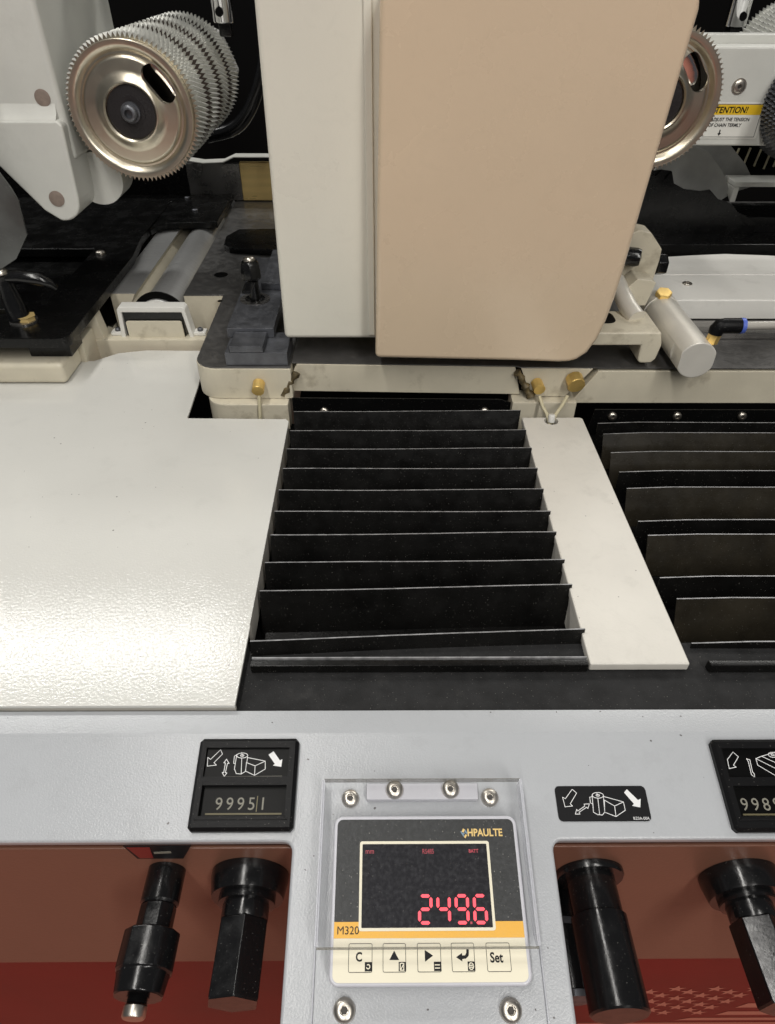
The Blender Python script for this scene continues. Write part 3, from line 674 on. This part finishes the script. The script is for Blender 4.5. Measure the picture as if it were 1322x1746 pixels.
obj('panel_sheet', box(-.9, .9, .2030, .2060, -.90, -.2500), 'red', rp, bevel=.0005)
RP = Matrix.Translation((0, .2028, 0)) @ Matrix.Rotation(R(90), 4, 'X')
STARS = [(.2889, -.3676), (.3281, -.3684), (.3673, -.3691), (.2646, -.3774), (.3041, -.3782), (.3446, -.379), (.2788, -.3889), (.3197, -.3897), (.3588, -.3905), (.2967, -.3987), (.3361, -.3995), (.2736, -.4092), (.3124, -.41), (.3522, -.4108), (.289, -.42), (.3282, -.4208), (.3065, -.4304), (.3422, -.4311), (.2825, -.4401), (.3224, -.4409), (.2981, -.4501), (.3353, -.4509)]
for x, z in STARS:
    pts = []
    for k in range(10):
        r_ = .0098 if k % 2 == 0 else .0040; a = R(90 + 36 * k); pts.append((x + r_ * math.cos(a), z + r_ * math.sin(a)))
    obj('star', flat(pts), 'flag', rp, space=RP)
for (xa, za, xb, zb) in ((.4000, -.3880, .3800, -.4040), (.3775, -.4180, .3690, -.4330), (.3660, -.4470, .3560, -.4600), (.3330, -.4705, .3180, -.4800), (.2140, -.4880, .2120, -.4990), (.2140, -.5080, .2120, -.5180)):
    obj('stripe', flat([(xa, za), (.9, za - .006), (.9, zb - .006), (xb, zb)]), 'flag', rp, space=RP)

# black shafts in the recesses
WY = .1958
def shaft_hex(label, x, z, tip):
    t = thing('adjusting_shaft', label, 'shaft', (x, WY, z), 'black shafts under the console')
    obj('flange', lathe([(.0265, 0), (.0265, .004), (.0245, .0145), (.0240, .016)], (x, WY, z), (0, -1, 0), 40), 'oxide', t, smooth=40)
    obj('collar', lathe([(.0190, .0161), (.0190, .0200), (.0155, .0205), (.0155, .0290), (.0140, .0310)], (x, WY, z), (0, -1, 0), 32), 'oxide', t, smooth=40)
    obj('hexagon_bar', lathe([(.0165, .0300), (.0172, .0312), (.0172, WY - tip - .001), (.0160, WY - tip)], (x, WY, z), (0, -1, 0), 6, phase=.33), 'oxide', t, bevel=.0007)
    return t
shaft_hex('black hexagon shaft on wide flange under the left counter', -.0920, -.0740, .1205)
shaft_hex('black hexagon shaft on wide flange under the right counter', .2480, -.0790, .118)
t = thing('adjusting_shaft', 'black stepped shaft with silver tip left of the hexagon shaft', 'shaft', (-.148, WY, -.066), 'black shafts under the console')
o_ = (-.148, WY, -.066)
obj('stem', lathe([(.0125, 0), (.0125, .0215), (.0112, .0230)], o_, (0, -1, 0), 32), 'oxide', t, smooth=40)
obj('flatted_neck', lathe([(.0118, .0231), (.0118, .0385)], o_, (0, -1, 0), 8, phase=.5), 'oxide', t, bevel=.0008)
obj('hub_sleeve', lathe([(.0165, .0386), (.0178, .0396), (.0178, .0605), (.0165, .0615), (.0150, .0730), (.0140, .0735)], o_, (0, -1, 0), 12), 'oxide', t, bevel=.0008)
obj('thread', lathe([(.0058, .0736)] + [(.0058 if k % 2 else .0068, .0738 + k * .0006) for k in range(7)], o_, (0, -1, 0), 24), 'oxide', t)
obj('silver_tip', lathe([(.0064, .0780), (.0070, .0784), (.0070, .0832), (.0062, .0842)], o_, (0, -1, 0), 24), 'nickel', t, smooth=40)
t = thing('adjusting_shaft', 'thick smooth black round shaft right of the digital display', 'shaft', (.1430, WY, -.075), 'black shafts under the console')
o_ = (.1430, WY, -.075)
obj('flange', lathe([(.0235, 0), (.0235, .0030), (.0225, .0045)], o_, (0, -1, 0), 40), 'oxide', t, smooth=40)
obj('neck', lathe([(.0165, .0046), (.0165, .0275)], o_, (0, -1, 0), 40), 'oxide', t, smooth=40)
obj('sleeve', lathe([(.0168, .0276), (.0183, .0286), (.0183, .0810), (.0172, .0822)], o_, (0, -1, 0), 48), 'oxide', t, smooth=40)
t = thing('adjusting_shaft', 'thin dark shaft with collar rings half hidden by the thick round shaft', 'shaft', (.1255, WY, -.105), 'black shafts under the console')
o_ = (.1255, WY, -.107)
obj('stem', lathe([(.0105, 0), (.0105, .060), (.0095, .062)], o_, (0, -1, 0), 24), 'oxide', t, smooth=40)
for h_ in (.020, .0625): obj('collar_ring', lathe([(.0112, h_), (.0112, h_ + .004), (.009, h_ + .0045)], o_, (0, -1, 0), 24), 'blued', t, smooth=40)
o = obj('apron_sticker', prism([(-.1690, -.0285), (-.1250, -.0285), (-.1335, -.0475), (-.1640, -.0475)], WY - .0006, WY - .0001, 'y'), 'ink')
tag(o, 'small black and red sticker on the apron above the stepped shaft', 'sticker')
obj('red_print', prism([(-.1670, -.030), (-.1520, -.030), (-.1530, -.0460), (-.1620, -.0460)], WY - .0009, WY - .0007, 'y'), 'redprint', o)
obj('white_mark', prism([(-.1510, -.0370), (-.1395, -.0360), (-.1395, -.0385), (-.1510, -.0395)], WY - .0009, WY - .0007, 'y'), 'digit', o)

# ------------------------------------------------------------------ mechanical counters
def neg(l): return [(u, -v) for u, v in l]
ARL = [(-.1117, .0101), (-.11, .013), (-.115, .0187), (-.1132, .0203), (-.1192, .021), (-.1197, .0152), (-.1176, .0165), (-.1117, .0101)]
DBL = [(-.1068, .0165), (-.1047, .0192), (-.1058, .0192), (-.1064, .0252), (-.1054, .0255), (-.1068, .0277), (-.1085, .0252), (-.1075, .0252), (-.1072, .019), (-.1082, .0188), (-.1068, .0165)]
def ell(cx, cy, a, b, n=14): return [(cx + a * math.cos(2 * math.pi * i / n), cy + b * math.sin(2 * math.pi * i / n)) for i in range(n + 1)]
CYL = [[(-.1003, .0135), (-.1017, .0145), (-.1016, .0192), (-.1006, .0192)], [(-.1003, .0145), (-.1006, .0229), (-.099, .0259), (-.0957, .0262), (-.0931, .0246), (-.0926, .0150)], [(-.0965, .0159), (-.0957, .0262)],
       ell(-.0964, .0140, .0038, .0017), ell(-.0964, .0140, .0012, .0006, 8), [(-.0964, .0140), (-.0970, .0120)]]
BOX = [[(-.0926, .0154), (-.0803, .0178), (-.0798, .023), (-.0866, .0271), (-.0929, .0243), (-.093, .0187), (-.0869, .0209), (-.0803, .0178)], [(-.0869, .0209), (-.0866, .0271)]]
ARR = [(-.0785, .0136), (-.0753, .0112), (-.0704, .0174), (-.0688, .0165), (-.0691, .0216), (-.0749, .0207), (-.0736, .0197)]
def counter(label, u0, v0, digits, left=True):
    W_, H_ = .0680, .0590
    t = thing('position_counter', label, 'counter', cpt(u0 + W_ / 2, v0 + H_, 0), 'mechanical position counters')
    S = CON
    X0, X1, Y1, Y0 = u0, u0 + W_, -v0, -(v0 + H_)
    fr = obj('frame', prism([(X0, Y0), (X1, Y0), (X1, Y1), (X0, Y1)], -.004, .0060), 'plastic', t, space=S, bevel=.0022, seg=1)
    cut(fr, box(X0 + .0055, X1 - .0060, Y1 - .0255, Y1 - .0065, .0032, .02), S)
    cut(fr, box(X0 + .0060, X1 - .0060, Y1 - .0500, Y1 - .0310, .0010, .02), S)
    obj('frame_bevel', prism([(X0 + .0035, Y1 - .0525), (X1 - .0035, Y1 - .0525), (X1 - .0065, Y1 - .0500), (X0 + .0065, Y1 - .0500)], .0055, .0066), 'plastic', t, space=S, bevel=.0004)
    obj('picture_plate', flat([(X0 + .0055, Y1 - .0255), (X1 - .0060, Y1 - .0255), (X1 - .0060, Y1 - .0065), (X0 + .0055, Y1 - .0065)], .0034), 'pit', t, space=S)
    obj('window_glass', flat([(X0 + .0060, Y1 - .0500), (X1 - .0060, Y1 - .0500), (X1 - .0060, Y1 - .0310), (X0 + .0060, Y1 - .0310)], .0012), 'pit', t, space=S)
    dx = u0 + .1262; dv = v0 - .0028
    sh = lambda l: [(u + dx, -(v + dv)) for u, v in l]
    Z = .0037
    if left:
        obj('pictogram', ribbon([sh(l) for l in CYL + BOX], .00042, Z), 'whiteink', t, space=S)
        obj('solid_arrow', flat(sh(ARR), Z), 'whiteink', t, space=S)
        obj('outline_arrow', ribbon([sh(ARL)], .00040, Z), 'whiteink', t, space=S)
        obj('double_arrow', ribbon([sh(DBL)], .00045, Z), 'whiteink', t, space=S)
        obj('printed_line', ribbon([[(X0 + .018, Y1 - .0250), (X1 - .010, Y1 - .0248)]], .0003, Z), 'digit', t, space=S)
    else:
        f = lambda l: [(u, -v) for u, v in l]
        obj('outline_arrow', ribbon([f([(.2404, .0129), (.2432, .0161), (.2381, .0217), (.2396, .0229), (.2346, .0239), (.2351, .0179), (.2404, .0129)])], .0004, Z), 'whiteink', t, space=S)
        obj('double_arrow', ribbon([f([(.2484, .0174), (.2504, .0182), (.2497, .026), (.2505, .0275), (.2501, .0295), (.2484, .0279), (.249, .0195), (.2484, .0174)])], .00045, Z), 'whiteink', t, space=S)
        obj('pictogram', ribbon([f(l) for l in ([(.2700, .0130), (.2592, .0158), (.2548, .0174), (.2547, .0217), (.2653, .0291), (.2720, .0270)], [(.2592, .0158), (.2720, .0225)], [(.2548, .0174), (.2670, .0243), (.2740, .0215)], ell(.2672, .0149, .0030, .0017), ell(.2672, .0149, .0011, .0006, 8))], .00042, Z), 'whiteink', t, space=S)
    obj('glint_line', ribbon([[(X0 + .0100, Y1 - .0480), (X1 - .0090, Y1 - .0480)]], .0011, .0016), 'digitedge', t, space=S)  # glint across the window painted as a pale line
    return t, X0, Y1
t, X0, Y1 = counter('black mechanical counter reading 99951 above the stepped shaft', -.1262, .0028, '99951')
for i, ch_ in enumerate('9995'):
    text('lettering', ch_, .0112, 'digit', t, CON, X0 + .0150 + i * .0072, Y1 - .0455, .0016, .95, 0)
text('lettering', '1', .0112, 'digit', t, CON, X0 + .0440, Y1 - .0455, .0016, .95)
obj('wheel_edge', ribbon([[(X0 + .0428, Y1 - .0465), (X0 + .0428, Y1 - .0372)]], .0006, .0017), 'digitedge', t, space=CON)
t, X0, Y1 = counter('black mechanical counter cut off by the right photo edge', .2265, .0045, '9989', False)
for i, ch_ in enumerate('9989'):
    text('lettering', ch_, .0112, 'digit', t, CON, X0 + .0098 + i * .0072, Y1 - .0455, .0016, .95, 0)

# black pictogram sticker
sk = thing('pictogram_sticker', 'small black sticker with white spindle pictogram on the grey console', 'sticker', cpt(.145, .056))
obj('sticker_sheet', prism(rrect(.1148, .1757, -.0560, -.0340, .0030, 4), .0001, .0006), 'ink', sk, space=CON, bevel=.0001, seg=1)
Z = .0008
SC = [[(.1390, .0408), (.1374, .0412), (.1372, .0447), (.1386, .0455)], [(.1392, .04), (.1382, .0505), (.1408, .052), (.1438, .0522), (.1456, .0505), (.1467, .0401)], [(.1427, .0418), (.1420, .052)], ell(.143, .0400, .0038, .0018), ell(.143, .04, .0012, .0006, 8), [(.143, .04), (.1425, .0382)],
      [(.1466, .0407), (.1593, .0442), (.1594, .0494), (.1525, .0532), (.1456, .0505), (.1468, .043), (.1529, .0467), (.1593, .0442)], [(.1529, .0467), (.1525, .0532)]]
obj('pictogram', ribbon([neg(l) for l in SC], .00042, Z), 'whiteink', sk, space=CON)
obj('outline_arrow', ribbon([neg([(.1265, .0361), (.1291, .0385), (.1238, .0452), (.125, .0466), (.12, .0471), (.1193, .0411), (.1211, .042), (.1265, .0361)])], .0004, Z), 'whiteink', sk, space=CON)
obj('double_arrow', ribbon([neg([(.1364, .0453), (.1349, .0482), (.1342, .0474), (.1287, .0505), (.1291, .0516), (.1261, .0516), (.1274, .0487), (.128, .0497), (.1331, .0467), (.1329, .0455), (.1364, .0453)])], .0004, Z), 'whiteink', sk, space=CON)
obj('solid_arrow', flat(neg([(.1609, .0383), (.1632, .0362), (.1692, .0431), (.1712, .0422), (.1697, .0477), (.1645, .0466), (.166, .0454)]), Z), 'whiteink', sk, space=CON)
text('lettering', 'BZ0A-00A', .0026, 'whiteink', sk, CON, .1636, -.0552, Z, .95)

# ------------------------------------------------------------------ digital display
dm = thing('digital_display', 'digital position display reading 249.6 under a clear acrylic cover', 'digital display', cpt(.027, .145))
obj('backing_plate', prism(rrect(-.0400, .0922, -.30, -.0310, .0015, 3), .0001, .0016), 'console', dm, space=CON, bevel=.0006)
bz = obj('bezel', prism(rrect(-.0312, .0845, -.1440, -.0545, .0055, 6), .0017, .0128), 'bezel', dm, space=CON, bevel=.0014, seg=3)
FZ = .0129
obj('faceplate', prism(rrect(-.0290, .0822, -.1420, -.0567, .0035, 5), .0120, FZ), 'charcoal', bz, space=CON)
obj('ivory_field', flat([(-.0290, -.1207), (.0822, -.1207)][::-1] + [p for p in rrect(-.0290, .0822, -.1420, -.1000, .0035, 5) if p[1] < -.13], FZ + .0001), 'ivory', bz, space=CON)
obj('amber_band', flat([(-.0290, -.1207), (.0822, -.1207), (.0822, -.1125), (-.0290, -.1125)], FZ + .0002), 'amber', bz, space=CON)
obj('window_border', prism(rrect(-.0146, .0658, -.1172, -.0694, .0014, 4), FZ, FZ + .0004), 'ivory', bz, space=CON)
obj('display_glass', flat(rrect(-.0130, .0642, -.1156, -.0710, .0004, 2), FZ + .0005), 'lcd', bz, space=CON)
text('lettering', 'M320', .0058, 'ink', bz, CON, -.0274, -.1187, FZ + .0004, 1.0, 0)
text('lettering', 'HPAULTE', .0060, 'goldink', bz, CON, .0527, -.0666, FZ + .0003, .88, .00016)
lz = FZ + .0003
obj('logo_mark', flat([(.0493, -.0640), (.0503, -.0622), (.0515, -.0628), (.0505, -.0646)], lz), 'goldink', bz, space=CON)
obj('logo_mark', flat([(.0505, -.0672), (.0516, -.0655), (.0526, -.0660), (.0515, -.0679)], lz), 'goldink', bz, space=CON)
obj('logo_mark', flat([(.0484, -.0640), (.0491, -.0637), (.0510, -.0664), (.0503, -.0670)], lz), 'blueink', bz, space=CON)
obj('logo_mark', flat([(.0511, -.0638), (.0518, -.0630), (.0529, -.0649), (.0523, -.0654)], lz), 'blueink', bz, space=CON)
obj('logo_mark', flat([(.0500, -.0649), (.0514, -.0645), (.0515, -.0651), (.0501, -.0655)], lz + .00002), 'blueink', bz, space=CON)
# seven-segment digits
SEG = {'2': 'abged', '4': 'fgbc', '9': 'abcdfg', '6': 'acdefg'}
def digit(ch, x, y, w_, h_, z, th=.0018, sl=.03):
    bm = BM(); g = th * .62
    def S_(px, py): return (x + px * w_ + sl * py * h_, y + py * h_)
    def seg(a, b):
        a = Vector(a); b = Vector(b); d = (b - a).normalized(); n = Vector((-d.y, d.x)) * th / 2
        a = a + d * g * .55; b = b - d * g * .55
        pts = [a, a + d * th / 2 + n, b - d * th / 2 + n, b, b - d * th / 2 - n, a + d * th / 2 - n]
        flat([(p.x, p.y) for p in pts], z, bm)
    E_ = {'a': ((0, 1), (1, 1)), 'b': ((1, 1), (1, .5)), 'c': ((1, .5), (1, 0)), 'd': ((0, 0), (1, 0)), 'e': ((0, .5), (0, 0)), 'f': ((0, 1), (0, .5)), 'g': ((0, .5), (1, .5))}
    for s in SEG[ch]: seg(S_(*E_[s][0]), S_(*E_[s][1]))
    return bm
dz = FZ + .0008
for i, c_ in enumerate('2496'):
    obj('lit_digit', digit(c_, .0212 + i * .0109, -.1132, .0068, .0138, dz), 'led', bz, space=CON)
obj('lit_point', flat([(.0510, -.1139), (.0522, -.1139), (.0522, -.1127), (.0510, -.1127)], dz), 'leddim', bz, space=CON)
text('lettering', 'mm', .0042, 'leddim', bz, CON, -.0112, -.0764, dz, .85)
text('lettering', 'RS485', .0040, 'leddim', bz, CON, .0240, -.0766, dz, .72)
text('lettering', 'BATT', .0026, 'leddim', bz, CON, .0528, -.0760, dz, .95, .0001)
# keys
kz = FZ + .0003
KX = [(-.0200, -.0066), (-.0003, .0127), (.0195, .0328), (.0391, .0521), (.0592, .0727)]
for i, (a, b) in enumerate(KX):
    k = obj('key', prism(rrect(a, b, -.1370, -.1233, .0008, 3), FZ, FZ + .00025), 'ivory', bz, space=CON)
    pts = rrect(a, b, -.1370, -.1233, .0008, 3)
    obj('key_outline', ribbon([pts + pts[:1]], .00028, kz), 'ink', k, space=CON)
    if i < 4:
        obj('function_mark', flat([(b - .0041, -.1366), (b - .0001, -.1366), (b - .0001, -.1322), (b - .0041, -.1322)], kz + .00006), 'ink', k, space=CON)
    cx = (a + b) / 2; g0, g1 = b - .0034, -.1344
    G = []
    if i == 0: G = [arc(b - .0022, g1, .0010, 120, -150, 8)]
    if i == 1: G = [[(b - .0032, -.1361), (b - .0032, -.1330), (b - .0022, -.1328), (b - .0012, -.1330), (b - .0012, -.1361), (b - .0032, -.1361)], [(b - .0028, -.1356), (b - .0016, -.1338)]]
    if i == 2: G = [[(b - .0034, -.1337), (b - .0009, -.1337)], [(b - .0034, -.1352), (b - .0009, -.1352)]]
    if i == 3: G = [ell(b - .0021, -.1344, .0013, .0016, 10), [(b - .0032, -.1340), (b - .0010, -.1340)], [(b - .0032, -.1349), (b - .0010, -.1349)]]
    if G: obj('function_glyph', ribbon(G, .0005, kz + .0001), 'ivory', k, space=CON)
tz = kz + .00005
text('lettering', 'C', .0062, 'ink', bz, CON, -.0160, -.1318, tz, .85, .00018)
text('lettering', 'Set', .0068, 'ink', bz, CON, .0610, -.1326, tz, .86, .00018)
obj('up_arrow', flat([(.0033, -.1313), (.0089, -.1313), (.0061, -.1268)], tz), 'ink', bz, space=CON)
obj('right_arrow', flat([(.0237, -.1322), (.0237, -.1265), (.0284, -.1293)], tz), 'ink', bz, space=CON)
obj('return_arrow', flat([(.0416, -.1301), (.0451, -.1322), (.0451, -.1310), (.0472, -.1308), (.0488, -.1295), (.0491, -.1280), (.0491, -.1263), (.0477, -.1263), (.0476, -.1280), (.0468, -.1292), (.0451, -.1293), (.0451, -.1281)], tz), 'ink', bz, space=CON)
# acrylic cover, hinge block and screws
ac = obj('acrylic_cover', prism(rrect(-.0385, .0890, -.1250, -.0335, .002, 3), .0165, .0178), 'acrylic', dm, space=CON)
for x0, x1 in ((-.0399, -.0387), (.0892, .0904)):
    obj('cover_side', prism([(-.1185, .0017), (-.0335, .0017), (-.0335, .0178), (-.1250, .0178), (-.1250, .0080)], x0, x1, 'x'), 'acryledge', ac, space=CON, bevel=.0003)
obj('cut_edge', box(-.0385, .0890, -.12650, -.1252, .0164, .0179), 'acrylcut', ac, space=CON)
obj('cut_edge', box(-.0385, .0890, -.03345, -.0330, .0100, .0179), 'acrylcut', ac, space=CON)
for x0, x1 in ((-.0386, -.0378), (.0883, .0891)):
    obj('cover_fold', box(x0, x1, -.1250, -.0335, .0179, .0183), 'acryledge', ac, space=CON)
for x0, x1 in ((-.0408, -.0400), (.0922, .0930)):
    obj('plate_edge', box(x0, x1, -.30, -.0320, .0001, .0030), 'acryledge', dm, space=CON)
hb = obj('hinge_block', box(-.0112, .0624, -.0440, -.0335, .0017, .0085), 'bezel', dm, space=CON, bevel=.0012)
nrm = CON.to_3x3() @ Vector((0, 0, 1))
for u, v, h in ((.0074, .0380, .0086), (.0441, .0378, .0086), (-.0218, .0418, .0018), (.0705, .0415, .0018), (-.0222, .1545, .0018), (.0718, .1550, .0018)):
    screw(dm, cpt(u, v, h), nrm, .0058 if v < .1 else .0063, .0042)
